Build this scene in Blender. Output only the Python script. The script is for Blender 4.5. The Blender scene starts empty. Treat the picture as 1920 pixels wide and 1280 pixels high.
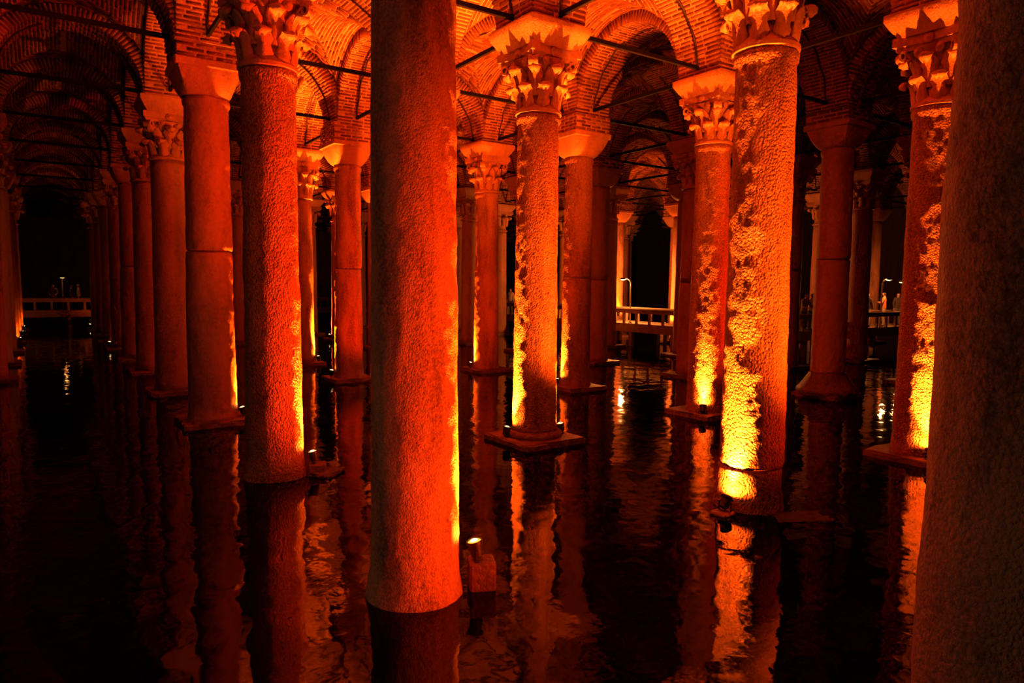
import bpy, bmesh, math, random
import numpy as np
from mathutils import Vector, Matrix

# ------------------------------------------------------------------ camera, world, exposure
scene = bpy.context.scene
C = scene.collection
PI = math.pi
RIGHT = Vector((0.826588, -0.562716, 0.010145))
UP = Vector((0.038239, 0.074135, 0.996515))
BACK = Vector((-0.561507, -0.823319, 0.082797))
CAM = Vector((-2.90257, -1.11946, 3.00871))
cam_data = bpy.data.cameras.new('camera')
cam_data.sensor_width = 36.0
cam_data.lens = 24.28875
cam_data.clip_start = 0.05
cam_data.clip_end = 300
cam = bpy.data.objects.new('camera', cam_data)
m3 = Matrix((RIGHT, UP, BACK)).transposed()
cam.matrix_world = Matrix.Translation(CAM) @ m3.to_4x4()
C.objects.link(cam)
scene.camera = cam

world = bpy.data.worlds.new('world')
scene.world = world
world.use_nodes = True
world.node_tree.nodes['Background'].inputs[0].default_value = (0.02, 0.012, 0.01, 1)
world.node_tree.nodes['Background'].inputs[1].default_value = 0.02

vs = scene.view_settings
vs.view_transform = 'Standard'
vs.look = 'None'
vs.exposure = 0.0
vs.gamma = 1.0
vs.use_curve_mapping = False
scene.cycles.max_bounces = 4
scene.cycles.diffuse_bounces = 2
scene.cycles.glossy_bounces = 2
scene.cycles.transparent_max_bounces = 4
scene.cycles.use_adaptive_sampling = True
scene.cycles.adaptive_threshold = 0.03
scene.cycles.adaptive_min_samples = 12
scene.cycles.sample_clamp_indirect = 4.0
scene.cycles.caustics_reflective = False
scene.cycles.caustics_refractive = False

LIGHT_RGB = (1.0, 0.135, 0.006)      # amber-red glass of the floodlights
POWER = 1.0

def lamp_point(name, loc, watts, rgb, radius=0.08, parent=None):
    d = bpy.data.lights.new(name, 'POINT')
    d.energy = watts
    d.color = rgb
    d.shadow_soft_size = radius
    o = bpy.data.objects.new(name, d)
    o.location = loc
    C.objects.link(o)
    if parent:
        o.parent = parent
    return o

# dim unseen fill lights, added left of and behind the camera
lamp_point('fill_light', (-6.4, 3.6, 1.9), 75, (1.0, 0.60, 0.36), 0.15)
lamp_point('fill_light', (-3.2, -2.2, 1.2), 1.0, (1.0, 0.62, 0.36), 0.10)

# ------------------------------------------------------------------ helpers
rnd = random.Random(7)

def mesh_from(name, verts, faces, mat, smooth=True, uniq=None):
    me = bpy.data.meshes.new(name)
    me.from_pydata([tuple(v) for v in verts], [], [tuple(f) for f in faces])
    me.update()
    if smooth:
        me.polygons.foreach_set('use_smooth', [True] * len(me.polygons))
    if mat:
        me.materials.append(mat)
    return me

def link(name, me, parent=None, loc=(0, 0, 0), rot=(0, 0, 0), scale=(1, 1, 1)):
    o = bpy.data.objects.new(name, me)
    C.objects.link(o)
    if parent:
        o.parent = parent
    o.location = loc
    o.rotation_euler = rot
    o.scale = scale
    return o

def empty(name, loc=(0, 0, 0), rotz=0.0):
    o = bpy.data.objects.new(name, None)
    o.empty_display_size = 0.2
    o.location = loc
    o.rotation_euler = (0, 0, rotz)
    C.objects.link(o)
    return o

def tag(o, label, cat, group=None, kind=None):
    o['label'] = label
    o['category'] = cat
    if group:
        o['group'] = group
    if kind:
        o['kind'] = kind
    return o

class MB:
    """collects boxes, tubes, lathes; builds one mesh"""
    def __init__(s):
        s.v = []
        s.f = []
    def add(s, verts, faces):
        b = len(s.v)
        s.v += [tuple(v) for v in verts]
        s.f += [tuple(i + b for i in f) for f in faces]
    def hexa(s, c8):
        s.add(c8, [(0, 3, 2, 1), (4, 5, 6, 7), (0, 1, 5, 4), (1, 2, 6, 5), (2, 3, 7, 6), (3, 0, 4, 7)])
    def box(s, x0, x1, y0, y1, z0, z1):
        s.hexa([(x0, y0, z0), (x1, y0, z0), (x1, y1, z0), (x0, y1, z0), (x0, y0, z1), (x1, y0, z1), (x1, y1, z1), (x0, y1, z1)])
    def cbox(s, c, h, ch):
        """box with chamfered edges: centre c, half sizes h, chamfer ch"""
        bm = bmesh.new()
        bmesh.ops.create_cube(bm, size=2.0)
        for v in bm.verts:
            v.co = Vector((v.co.x * h[0], v.co.y * h[1], v.co.z * h[2]))
        bmesh.ops.bevel(bm, geom=list(bm.edges), offset=ch, segments=1, affect='EDGES')
        bm.verts.index_update()
        s.add([(v.co.x + c[0], v.co.y + c[1], v.co.z + c[2]) for v in bm.verts], [[v.index for v in f.verts] for f in bm.faces])
        bm.free()
    def lathe(s, prof, n=32, cap=True, axis=None, org=(0, 0, 0)):
        """prof: list of (r, z)"""
        m = axis if axis else Matrix.Identity(3)
        vv = []
        for r, z in prof:
            for k in range(n):
                a = 2 * PI * k / n
                p = m @ Vector((r * math.cos(a), r * math.sin(a), z))
                vv.append((p.x + org[0], p.y + org[1], p.z + org[2]))
        ff = []
        for q in range(len(prof) - 1):
            for k in range(n):
                k2 = (k + 1) % n
                ff.append((q * n + k, q * n + k2, (q + 1) * n + k2, (q + 1) * n + k))
        if cap:
            ff.append(tuple(reversed(range(n))))
            ff.append(tuple(range((len(prof) - 1) * n, len(prof) * n)))
        s.add(vv, ff)
    def tube(s, pts, r, n=8, taper=None):
        pts = [Vector(p) for p in pts]
        rings = []
        up0 = Vector((0, 0, 1))
        for i, p in enumerate(pts):
            t = (pts[min(i + 1, len(pts) - 1)] - pts[max(i - 1, 0)]).normalized()
            ref = up0 if abs(t.z) < 0.9 else Vector((1, 0, 0))
            a = t.cross(ref).normalized()
            b = a.cross(t).normalized()
            rr = r if taper is None else r * taper[i]
            rings.append([p + a * (rr * math.cos(2 * PI * k / n)) + b * (rr * math.sin(2 * PI * k / n)) for k in range(n)])
        vv = [v for ring in rings for v in ring]
        ff = []
        for i in range(len(pts) - 1):
            for k in range(n):
                k2 = (k + 1) % n
                ff.append((i * n + k, (i + 1) * n + k, (i + 1) * n + k2, i * n + k2))
        ff.append(tuple(range(n)))
        ff.append(tuple(reversed(range((len(pts) - 1) * n, len(pts) * n))))
        s.add(vv, ff)
    def mesh(s, name, mat, smooth=False):
        return mesh_from(name, s.v, s.f, mat, smooth)
    def build(s, name, mat, parent=None, smooth=False, loc=(0, 0, 0), rot=(0, 0, 0)):
        return link(name, s.mesh(name, mat, smooth), parent, loc, rot)

def smooth_angle(me, deg=40):
    """mark sharp edges so that smooth shading keeps hard corners"""
    bm = bmesh.new()
    bm.from_mesh(me)
    for e in bm.edges:
        if len(e.link_faces) == 2 and e.calc_face_angle(0) > math.radians(deg):
            e.smooth = False
        elif len(e.link_faces) < 2:
            e.smooth = False
    for f in bm.faces:
        f.smooth = True
    bm.to_mesh(me)
    bm.free()
    return me

# ------------------------------------------------------------------ materials
def new_mat(name):
    m = bpy.data.materials.new(name)
    m.use_nodes = True
    nt = m.node_tree
    nt.nodes.clear()
    out = nt.nodes.new('ShaderNodeOutputMaterial')
    return m, nt, out

def N(nt, t, **kw):
    n = nt.nodes.new(t)
    for k, v in kw.items():
        setattr(n, k, v)
    return n

def ramp(nt, fac, stops):
    r = N(nt, 'ShaderNodeValToRGB')
    els = r.color_ramp.elements
    while len(els) < len(stops):
        els.new(0.5)
    for e, (p, c) in zip(els, stops):
        e.position = p
        e.color = (*c, 1)
    nt.links.new(fac, r.inputs[0])
    return r.outputs[0]

def stone_mat(name, stops, pit=0.5, bump=0.5, grain=1.0, rough=0.6, coarse=9.0, spec=0.3, dist=0.03):
    m, nt, out = new_mat(name)
    L = nt.links
    tc = N(nt, 'ShaderNodeTexCoord')
    oi = N(nt, 'ShaderNodeObjectInfo')
    add = N(nt, 'ShaderNodeVectorMath', operation='ADD')
    mul = N(nt, 'ShaderNodeMath', operation='MULTIPLY')
    mul.inputs[1].default_value = 37.0
    L.new(oi.outputs['Random'], mul.inputs[0])
    L.new(tc.outputs['Object'], add.inputs[0])
    L.new(mul.outputs[0], add.inputs[1])
    vec = add.outputs[0]
    # big blotches and run-off streaks in the colour
    mp = N(nt, 'ShaderNodeMapping')
    mp.inputs['Scale'].default_value = (2.2, 2.2, 0.55)
    L.new(vec, mp.inputs[0])
    n1 = N(nt, 'ShaderNodeTexNoise')
    n1.inputs['Scale'].default_value = 1.6
    n1.inputs['Detail'].default_value = 4
    n1.inputs['Roughness'].default_value = 0.62
    L.new(mp.outputs[0], n1.inputs['Vector'])
    n2 = N(nt, 'ShaderNodeTexNoise')
    n2.inputs['Scale'].default_value = coarse * 1.4
    n2.inputs['Detail'].default_value = 3
    n2.inputs['Roughness'].default_value = 0.7
    L.new(vec, n2.inputs['Vector'])
    mix = N(nt, 'ShaderNodeMath', operation='MULTIPLY_ADD')
    mix.inputs[1].default_value = 0.45
    L.new(n2.outputs[0], mix.inputs[0])
    sc = N(nt, 'ShaderNodeMath', operation='MULTIPLY')
    sc.inputs[1].default_value = 0.55
    L.new(n1.outputs[0], sc.inputs[0])
    L.new(sc.outputs[0], mix.inputs[2])
    col = ramp(nt, mix.outputs[0], stops)
    # relief: pits, chips, grain
    n3 = N(nt, 'ShaderNodeTexNoise')
    n3.inputs['Scale'].default_value = coarse * 2.2
    n3.inputs['Detail'].default_value = 3
    n3.inputs['Roughness'].default_value = 0.6
    n3.inputs['Distortion'].default_value = 0.6
    L.new(vec, n3.inputs['Vector'])
    vo = N(nt, 'ShaderNodeTexVoronoi')
    vo.inputs['Scale'].default_value = coarse * 2.6
    vo.inputs['Randomness'].default_value = 1.0
    mpv = N(nt, 'ShaderNodeMapping')
    mpv.inputs['Scale'].default_value = (1.1, 1.1, 0.9)
    L.new(vec, mpv.inputs[0])
    L.new(mpv.outputs[0], vo.inputs['Vector'])
    pw = N(nt, 'ShaderNodeMath', operation='POWER')
    pw.inputs[1].default_value = 1.6
    L.new(vo.outputs['Distance'], pw.inputs[0])
    h1 = N(nt, 'ShaderNodeMath', operation='MULTIPLY_ADD')
    h1.inputs[1].default_value = -pit
    L.new(pw.outputs[0], h1.inputs[0])
    L.new(n3.outputs[0], h1.inputs[2])
    n4 = N(nt, 'ShaderNodeTexNoise')
    n4.inputs['Scale'].default_value = coarse * 9
    n4.inputs['Detail'].default_value = 1
    L.new(vec, n4.inputs['Vector'])
    h2 = N(nt, 'ShaderNodeMath', operation='MULTIPLY_ADD')
    h2.inputs[1].default_value = 0.22 * grain
    L.new(n4.outputs[0], h2.inputs[0])
    L.new(h1.outputs[0], h2.inputs[2])
    bp = N(nt, 'ShaderNodeBump')
    bp.inputs['Strength'].default_value = bump
    bp.inputs['Distance'].default_value = dist
    L.new(h2.outputs[0], bp.inputs['Height'])
    b = N(nt, 'ShaderNodeBsdfPrincipled')
    b.inputs['Roughness'].default_value = rough
    b.inputs['Specular IOR Level'].default_value = spec
    L.new(col, b.inputs['Base Color'])
    L.new(bp.outputs[0], b.inputs['Normal'])
    L.new(b.outputs[0], out.inputs[0])
    return m

MAT = {}
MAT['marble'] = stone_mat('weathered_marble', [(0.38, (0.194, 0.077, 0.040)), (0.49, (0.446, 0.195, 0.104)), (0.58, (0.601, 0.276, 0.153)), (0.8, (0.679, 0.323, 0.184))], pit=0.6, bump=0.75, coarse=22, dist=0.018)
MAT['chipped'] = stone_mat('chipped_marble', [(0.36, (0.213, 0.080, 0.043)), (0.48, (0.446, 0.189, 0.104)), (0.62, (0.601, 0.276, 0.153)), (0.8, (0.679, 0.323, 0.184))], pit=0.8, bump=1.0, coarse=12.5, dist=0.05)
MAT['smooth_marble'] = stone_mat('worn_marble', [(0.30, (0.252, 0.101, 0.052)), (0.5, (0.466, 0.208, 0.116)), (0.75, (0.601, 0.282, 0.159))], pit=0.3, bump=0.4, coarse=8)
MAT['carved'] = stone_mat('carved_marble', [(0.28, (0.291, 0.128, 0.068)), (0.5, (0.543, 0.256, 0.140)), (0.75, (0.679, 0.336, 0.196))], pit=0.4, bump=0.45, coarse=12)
MAT['plinth'] = stone_mat('wet_plinth_stone', [(0.3, (0.097, 0.040, 0.022)), (0.55, (0.213, 0.094, 0.052)), (0.8, (0.310, 0.141, 0.079))], pit=0.5, bump=0.6, coarse=7, rough=0.45)
MAT['mortar'] = stone_mat('lime_mortar', [(0.3, (0.291, 0.121, 0.068)), (0.5, (0.563, 0.269, 0.153)), (0.75, (0.698, 0.357, 0.221))], pit=0.5, bump=0.8, coarse=8, rough=0.85, spec=0.1)
MAT['bed'] = stone_mat('cistern_bed_stone', [(0.3, (0.035, 0.02, 0.014)), (0.55, (0.07, 0.042, 0.03)), (0.8, (0.12, 0.075, 0.05))], pit=0.5, bump=0.6, coarse=1.2, rough=0.8)
MAT['wallstone'] = stone_mat('cistern_wall_plaster', [(0.3, (0.05, 0.028, 0.018)), (0.55, (0.10, 0.055, 0.035)), (0.8, (0.14, 0.08, 0.05))], pit=0.5, bump=0.6, coarse=3, rough=0.9)
MAT['concrete'] = stone_mat('walkway_concrete', [(0.3, (0.24, 0.16, 0.10)), (0.55, (0.42, 0.30, 0.20)), (0.8, (0.52, 0.38, 0.26))], pit=0.2, bump=0.25, coarse=10, rough=0.7)

def brick_mat():
    m, nt, out = new_mat('old_brick')
    L = nt.links
    at = N(nt, 'ShaderNodeAttribute', attribute_name='tint')
    col = ramp(nt, at.outputs['Fac'], [(0.0, (0.11, 0.035, 0.02)), (0.5, (0.21, 0.07, 0.035)), (0.8, (0.31, 0.12, 0.06)), (1.0, (0.44, 0.24, 0.14))])
    tc = N(nt, 'ShaderNodeTexCoord')
    n = N(nt, 'ShaderNodeTexNoise')
    n.inputs['Scale'].default_value = 30
    n.inputs['Detail'].default_value = 4
    L.new(tc.outputs['Object'], n.inputs['Vector'])
    bp = N(nt, 'ShaderNodeBump')
    bp.inputs['Strength'].default_value = 0.6
    bp.inputs['Distance'].default_value = 0.02
    L.new(n.outputs[0], bp.inputs['Height'])
    b = N(nt, 'ShaderNodeBsdfPrincipled')
    b.inputs['Roughness'].default_value = 0.85
    b.inputs['Specular IOR Level'].default_value = 0.15
    L.new(col, b.inputs['Base Color'])
    L.new(bp.outputs[0], b.inputs['Normal'])
    L.new(b.outputs[0], out.inputs[0])
    return m
MAT['brick'] = brick_mat()

def plain_mat(name, rgb, rough=0.6, metal=0.0, noise=0.25, scale=20, bump=0.2, spec=0.4):
    m, nt, out = new_mat(name)
    L = nt.links
    tc = N(nt, 'ShaderNodeTexCoord')
    n = N(nt, 'ShaderNodeTexNoise')
    n.inputs['Scale'].default_value = scale
    n.inputs['Detail'].default_value = 4
    L.new(tc.outputs['Object'], n.inputs['Vector'])
    lo = tuple(c * (1 - noise) for c in rgb)
    hi = tuple(min(1, c * (1 + noise)) for c in rgb)
    col = ramp(nt, n.outputs[0], [(0.3, lo), (0.7, hi)])
    bp = N(nt, 'ShaderNodeBump')
    bp.inputs['Strength'].default_value = bump
    bp.inputs['Distance'].default_value = 0.01
    L.new(n.outputs[0], bp.inputs['Height'])
    b = N(nt, 'ShaderNodeBsdfPrincipled')
    b.inputs['Roughness'].default_value = rough
    b.inputs['Metallic'].default_value = metal
    b.inputs['Specular IOR Level'].default_value = spec
    L.new(col, b.inputs['Base Color'])
    L.new(bp.outputs[0], b.inputs['Normal'])
    L.new(b.outputs[0], out.inputs[0])
    return m

def glow_mat(name, rgb, strength):
    m, nt, out = new_mat(name)
    e = N(nt, 'ShaderNodeEmission')
    e.inputs[0].default_value = (*rgb, 1)
    e.inputs[1].default_value = strength
    nt.links.new(e.outputs[0], out.inputs[0])
    m.cycles.emission_sampling = 'NONE'      # the lamps' own light comes from their light objects
    return m

MAT['iron'] = plain_mat('black_iron', (0.006, 0.005, 0.005), 0.7, 0.0, spec=0.15)
MAT['cable'] = plain_mat('dark_cable', (0.05, 0.03, 0.025), 0.7)
MAT['housing'] = plain_mat('floodlight_housing', (0.06, 0.045, 0.04), 0.45, 0.6)
MAT['lens'] = glow_mat('floodlight_lens', (1.0, 0.28, 0.03), 3.0)
MAT['bulb'] = glow_mat('floodlight_bulb', (1.0, 0.62, 0.25), 14.0)
MAT['lamp_glow'] = glow_mat('walkway_lamp_glow', (1.0, 0.50, 0.16), 14.0)
MAT['lamp_glow_dim'] = glow_mat('distant_lamp_glow', (1.0, 0.48, 0.18), 3.0)

def water_mat():
    m, nt, out = new_mat('still_dark_water')
    L = nt.links
    tc = N(nt, 'ShaderNodeTexCoord')
    n1 = N(nt, 'ShaderNodeTexNoise')
    n1.inputs['Scale'].default_value = 1.3
    n1.inputs['Detail'].default_value = 2.0
    n1.inputs['Roughness'].default_value = 0.5
    L.new(tc.outputs['Object'], n1.inputs['Vector'])
    n2 = N(nt, 'ShaderNodeTexNoise')
    n2.inputs['Scale'].default_value = 7.0
    n2.inputs['Detail'].default_value = 2.0
    L.new(tc.outputs['Object'], n2.inputs['Vector'])
    # ripples come in patches
    n3 = N(nt, 'ShaderNodeTexNoise')
    n3.inputs['Scale'].default_value = 0.35
    n3.inputs['Detail'].default_value = 1.0
    L.new(tc.outputs['Object'], n3.inputs['Vector'])
    pr = N(nt, 'ShaderNodeMapRange')
    pr.inputs['From Min'].default_value = 0.42
    pr.inputs['From Max'].default_value = 0.65
    pr.inputs['To Min'].default_value = 0.03
    pr.inputs['To Max'].default_value = 0.22
    L.new(n3.outputs[0], pr.inputs['Value'])
    mm = N(nt, 'ShaderNodeMath', operation='MULTIPLY')
    L.new(n2.outputs[0], mm.inputs[0])
    L.new(pr.outputs[0], mm.inputs[1])
    ad = N(nt, 'ShaderNodeMath', operation='ADD')
    L.new(n1.outputs[0], ad.inputs[0])
    L.new(mm.outputs[0], ad.inputs[1])
    bp = N(nt, 'ShaderNodeBump')
    bp.inputs['Strength'].default_value = 0.15
    bp.inputs['Distance'].default_value = 0.10
    L.new(ad.outputs[0], bp.inputs['Height'])
    fr = N(nt, 'ShaderNodeFresnel')
    fr.inputs['IOR'].default_value = 1.333
    L.new(bp.outputs[0], fr.inputs['Normal'])
    gl = N(nt, 'ShaderNodeBsdfGlossy')
    gl.inputs['Color'].default_value = (1, 1, 1, 1)
    gl.inputs['Roughness'].default_value = 0.035
    L.new(bp.outputs[0], gl.inputs['Normal'])
    tr = N(nt, 'ShaderNodeBsdfTransparent')
    tr.inputs['Color'].default_value = (0.22, 0.14, 0.10, 1)
    mx = N(nt, 'ShaderNodeMixShader')
    L.new(fr.outputs[0], mx.inputs[0])
    L.new(tr.outputs[0], mx.inputs[1])
    L.new(gl.outputs[0], mx.inputs[2])
    L.new(mx.outputs[0], out.inputs[0])
    return m
MAT['water'] = water_mat()

# ------------------------------------------------------------------ the plan of the cistern (X to the right-hand aisles, Y down the long aisle)
SU = 4.8
SV = 4.96
ZS = 7.65            # springing of the arches
AW = 0.575           # half width of an arch
IMP = 0.60           # from column axis to the soffit at the springing
RING = 0.28          # thickness of an arch ring
def vx(j):
    return -4.2 if j == -1 else (-4.2 - SV * (-1 - j) if j < -1 else SV * j)
def uy(i):
    return SU * i

def project(p):
    d = Vector(p) - CAM
    z = -d.dot(BACK)
    if z < 0.1:
        return None
    f = 1295.4
    return (960 + f * d.dot(RIGHT) / z, 640 - f * d.dot(UP) / z, z)

def in_frame(pts, margin=150):
    for p in pts:
        q = project(p)
        if q and -margin < q[0] < 1920 + margin and -margin < q[1] < 1280 + margin:
            return True
    return False

# ------------------------------------------------------------------ floor, water, walls
X0, X1, Y0, Y1 = -16.0, 50.0, -9.0, 68.0
mb = MB(); mb.box(X0, X1, Y0, Y1, -0.75, -0.55)
fl = mb.build('floor', MAT['bed']); fl['kind'] = 'structure'; fl['label'] = 'dark stone bed of the flooded cistern under the water'
wme = mesh_from('water', [(X0 + 0.5, Y0 + 0.5, 0), (X1 - 0.5, Y0 + 0.5, 0), (X1 - 0.5, Y1 - 0.5, 0), (X0 + 0.5, Y1 - 0.5, 0)], [(0, 1, 2, 3)], MAT['water'], False)
wa = link('water', wme); tag(wa, 'still dark water mirroring the lit columns', 'water', kind='stuff')
for nm, b in (('wall_back', (X0, X1, Y1 - 0.5, Y1, -0.6, 11)), ('wall_right', (X1 - 0.5, X1, Y0, Y1, -0.6, 11)), ('wall_left', (X0, X0 + 0.5, Y0, Y1, -0.6, 11)), ('wall_front', (X0, X1, Y0, Y0 + 0.5, -0.6, 11))):
    mb = MB(); mb.box(*b)
    o = mb.build(nm, MAT['wallstone']); o['kind'] = 'structure'

# ------------------------------------------------------------------ brick vaults
def boxes_mesh(name, boxes, tints, mat):
    """boxes: (n,8,3) array -> one mesh with a tint per brick"""
    n = len(boxes)
    v = np.asarray(boxes, dtype=np.float64).reshape(-1, 3)
    q = np.array([(0, 3, 2, 1), (4, 5, 6, 7), (0, 1, 5, 4), (1, 2, 6, 5), (2, 3, 7, 6), (3, 0, 4, 7)])
    f = (q[None] + (np.arange(n) * 8)[:, None, None]).reshape(-1, 4)
    me = bpy.data.meshes.new(name)
    me.vertices.add(len(v))
    me.vertices.foreach_set('co', v.ravel())
    me.loops.add(f.size)
    me.loops.foreach_set('vertex_index', f.ravel())
    me.polygons.add(len(f))
    me.polygons.foreach_set('loop_start', np.arange(len(f)) * 4)
    me.polygons.foreach_set('loop_total', np.full(len(f), 4))
    me.update(calc_edges=True)
    me.validate()
    at = me.attributes.new('tint', 'FLOAT', 'POINT')
    at.data.foreach_set('value', np.repeat(np.asarray(tints, dtype=np.float32), 8))
    me.materials.append(mat)
    return me

def arch_bricks(L, seed):
    """bricks of an arch of span L: x along the span, y across, z above springing"""
    r = random.Random(seed)
    Ra = L / 2 - IMP
    n = int(PI * Ra / 0.088)
    out, tints = [], []
    for k in range(n):
        a0 = PI * (k + 0.20) / n
        a1 = PI * (k + 0.74) / n
        y = -AW
        first = r.choice((0.18, 0.36, 0.30)) if k % 2 else 0.36
        ln = first
        while y < AW - 0.06:
            y1 = min(y + ln, AW)
            if AW - y1 < 0.10:
                y1 = AW
            e = r.uniform(0.0, 0.018)
            ja = r.uniform(-0.08, 0.08) * (a1 - a0)
            ri, ro = Ra - 0.004 - e + 0.012, Ra + RING - 0.005
            ya = y if y <= -AW + 1e-6 else y + 0.018
            yb = y1 if y1 >= AW - 1e-6 else y1 - 0.018
            ya -= 0.006 if y <= -AW + 1e-6 else 0
            yb += 0.006 if y1 >= AW - 1e-6 else 0
            c = []
            for rr in (ri, ro):
                for (aa, yy) in ((a0, ya), (a1, ya), (a1, yb), (a0, yb)):
                    c.append((-rr * math.cos(aa + ja), yy, rr * math.sin(aa + ja)))
            out.append(c)
            tints.append(min(1, max(0, r.gauss(0.45, 0.25))))
            y = y1
            ln = r.uniform(0.30, 0.38)
    return np.array(out), np.array(tints)

def arch_core(L):
    """mortar ring behind the bricks, slightly inset"""
    Ra = L / 2 - IMP + 0.010
    Ro = L / 2 - IMP + RING - 0.012
    w = AW - 0.008
    n = 40
    vv, ff = [], []
    for k in range(n + 1):
        a = PI * k / n
        for rr, yy in ((Ra, -w), (Ra, w), (Ro, w), (Ro, -w)):
            vv.append((-rr * math.cos(a), yy, rr * math.sin(a)))
    for k in range(n):
        for q in range(4):
            a, b = k * 4 + q, k * 4 + (q + 1) % 4
            ff.append((a, b, b + 4, a + 4))
    ff.append((3, 2, 1, 0)); ff.append((n * 4, n * 4 + 1, n * 4 + 2, n * 4 + 3))
    return mesh_from('arch', vv, ff, MAT['mortar'], False)

def arch_cable(L):
    Ra = L / 2 - IMP - 0.012
    mb = MB()
    for s in (-1, 1):
        pts = []
        for k in range(14):
            a = 0.10 + k * 0.085
            pts.append((s * Ra * math.cos(a), 0.02 * math.sin(k * 1.3), Ra * math.sin(a)))
        mb.tube(pts, 0.022, 6)
    return mb.mesh('cable', MAT['cable'], True)

def web_param(La, Lb):
    """two barrels crossing in a cell: profile along local x for span La, along local y for span Lb"""
    R1 = La / 2 - IMP + RING
    R2 = Lb / 2 - IMP + RING
    ha, hb = La / 2 - AW, Lb / 2 - AW
    return R1, R2, ha, hb

def xg(R1, R2, y):
    z2 = math.sqrt(max(R2 * R2 - y * y, 0))
    return math.sqrt(max(R1 * R1 - z2 * z2, 0.0))

def vault_shell(La, Lb):
    R1, R2, ha, hb = web_param(La, Lb)
    mb = MB()
    off = 0.012
    for which in (0, 1):
        Ra, Rb, hh, hmax = (R1, R2, hb, ha) if which == 0 else (R2, R1, ha, hb)
        ymin = math.sqrt(max(Rb * Rb - Ra * Ra, 0.0))
        for s in (-1, 1):
            vv, ff = [], []
            ny, nx = 16, 16
            for q in range(ny + 1):
                y = hh + 0.02 + (ymin - hh - 0.02) * q / ny
                g = min(xg(Ra, Rb, y), hmax + 0.03)
                am = math.asin(min(1, g / Ra))
                for k in range(nx + 1):
                    a = -am + 2 * am * k / nx
                    px, pz = (Ra + off) * math.sin(a), (Ra + off) * math.cos(a)
                    vv.append((px, s * y, pz) if which == 0 else (s * y, px, pz))
            for q in range(ny):
                for k in range(nx):
                    ff.append((q * (nx + 1) + k, q * (nx + 1) + k + 1, (q + 1) * (nx + 1) + k + 1, (q + 1) * (nx + 1) + k))
            mb.add(vv, ff)
    return mb.mesh('vault', MAT['mortar'], True)

def web_bricks(La, Lb, seed):
    R1, R2, ha, hb = web_param(La, Lb)
    r = random.Random(seed)
    out, tints = [], []
    for which in (0, 1):
        Ra, Rb, hh, hmax = (R1, R2, hb, ha) if which == 0 else (R2, R1, ha, hb)
        ymin = math.sqrt(max(Rb * Rb - Ra * Ra, 0.0))
        ncs = int((hh - ymin) / 0.092)
        for s in (-1, 1):
            for q in range(ncs):
                y = hh - 0.092 * (q + 0.5)
                g = min(xg(Ra, Rb, y), hmax)
                am = math.asin(min(1, g / Ra))
                a = -am + 0.004
                t = r.uniform(0.12, 0.36)
                while a < am - 0.02:
                    a1 = min(a + t / Ra, am - 0.002)
                    if am - a1 < 0.05:
                        a1 = am - 0.002
                    e = r.uniform(0.0, 0.02)
                    ri, ro = Ra - e, Ra + 0.06
                    j = r.uniform(-0.006, 0.006)
                    y0, y1 = s * (y - 0.025 + j), s * (y + 0.025 + j)
                    c = []
                    for rr in (ri, ro):
                        for (aa, yy) in ((a + 0.006, y0), (a1 - 0.006, y0), (a1 - 0.006, y1), (a + 0.006, y1)):
                            px, pz = rr * math.sin(aa), rr * math.cos(aa)
                            c.append((px, yy, pz) if which == 0 else (yy, px, pz))
                    out.append(c)
                    tints.append(min(1, max(0, r.gauss(0.45, 0.25))))
                    a = a1
                    t = r.uniform(0.28, 0.38)
    return np.array(out), np.array(tints)

ceiling = empty('ceiling')
ceiling['kind'] = 'structure'
ceiling['label'] = 'brick groin vaults on round arches over the cistern'

cache = {}
def cached(key, fn):
    if key not in cache:
        cache[key] = fn()
    return cache[key]

I_RANGE = range(-1, 14)
J_RANGE = range(-2, 9)
brick_sets = []        # (parent object, brick array, tints, matrix) of the nearest arches and vaults, split further down
NEAR = 17.0

def place_bricks(par, kind, La, Lb, mw):
    seed = 11
    key = (kind, round(La, 3), round(Lb, 3))
    bx, tt = cached(('b',) + key, lambda: arch_bricks(La, seed) if kind == 'arch' else web_bricks(La, Lb, seed))
    c = mw @ Vector((0, 0, 1.2))
    q = project(c)
    if q and q[2] < NEAR and in_frame([c, mw @ Vector((1.3, 0, 0.9)), mw @ Vector((-1.3, 0, 0.9)), mw @ Vector((0, 1.3, 0.9)), mw @ Vector((0, -1.3, 0.9))], 60):
        brick_sets.append((par, bx, tt, mw))
    else:
        me = cached(('m',) + key, lambda: boxes_mesh('brickwork', bx, tt, MAT['brick']))
        o = link('brickwork', me, par)
        o['kind'] = 'stuff'

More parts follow.
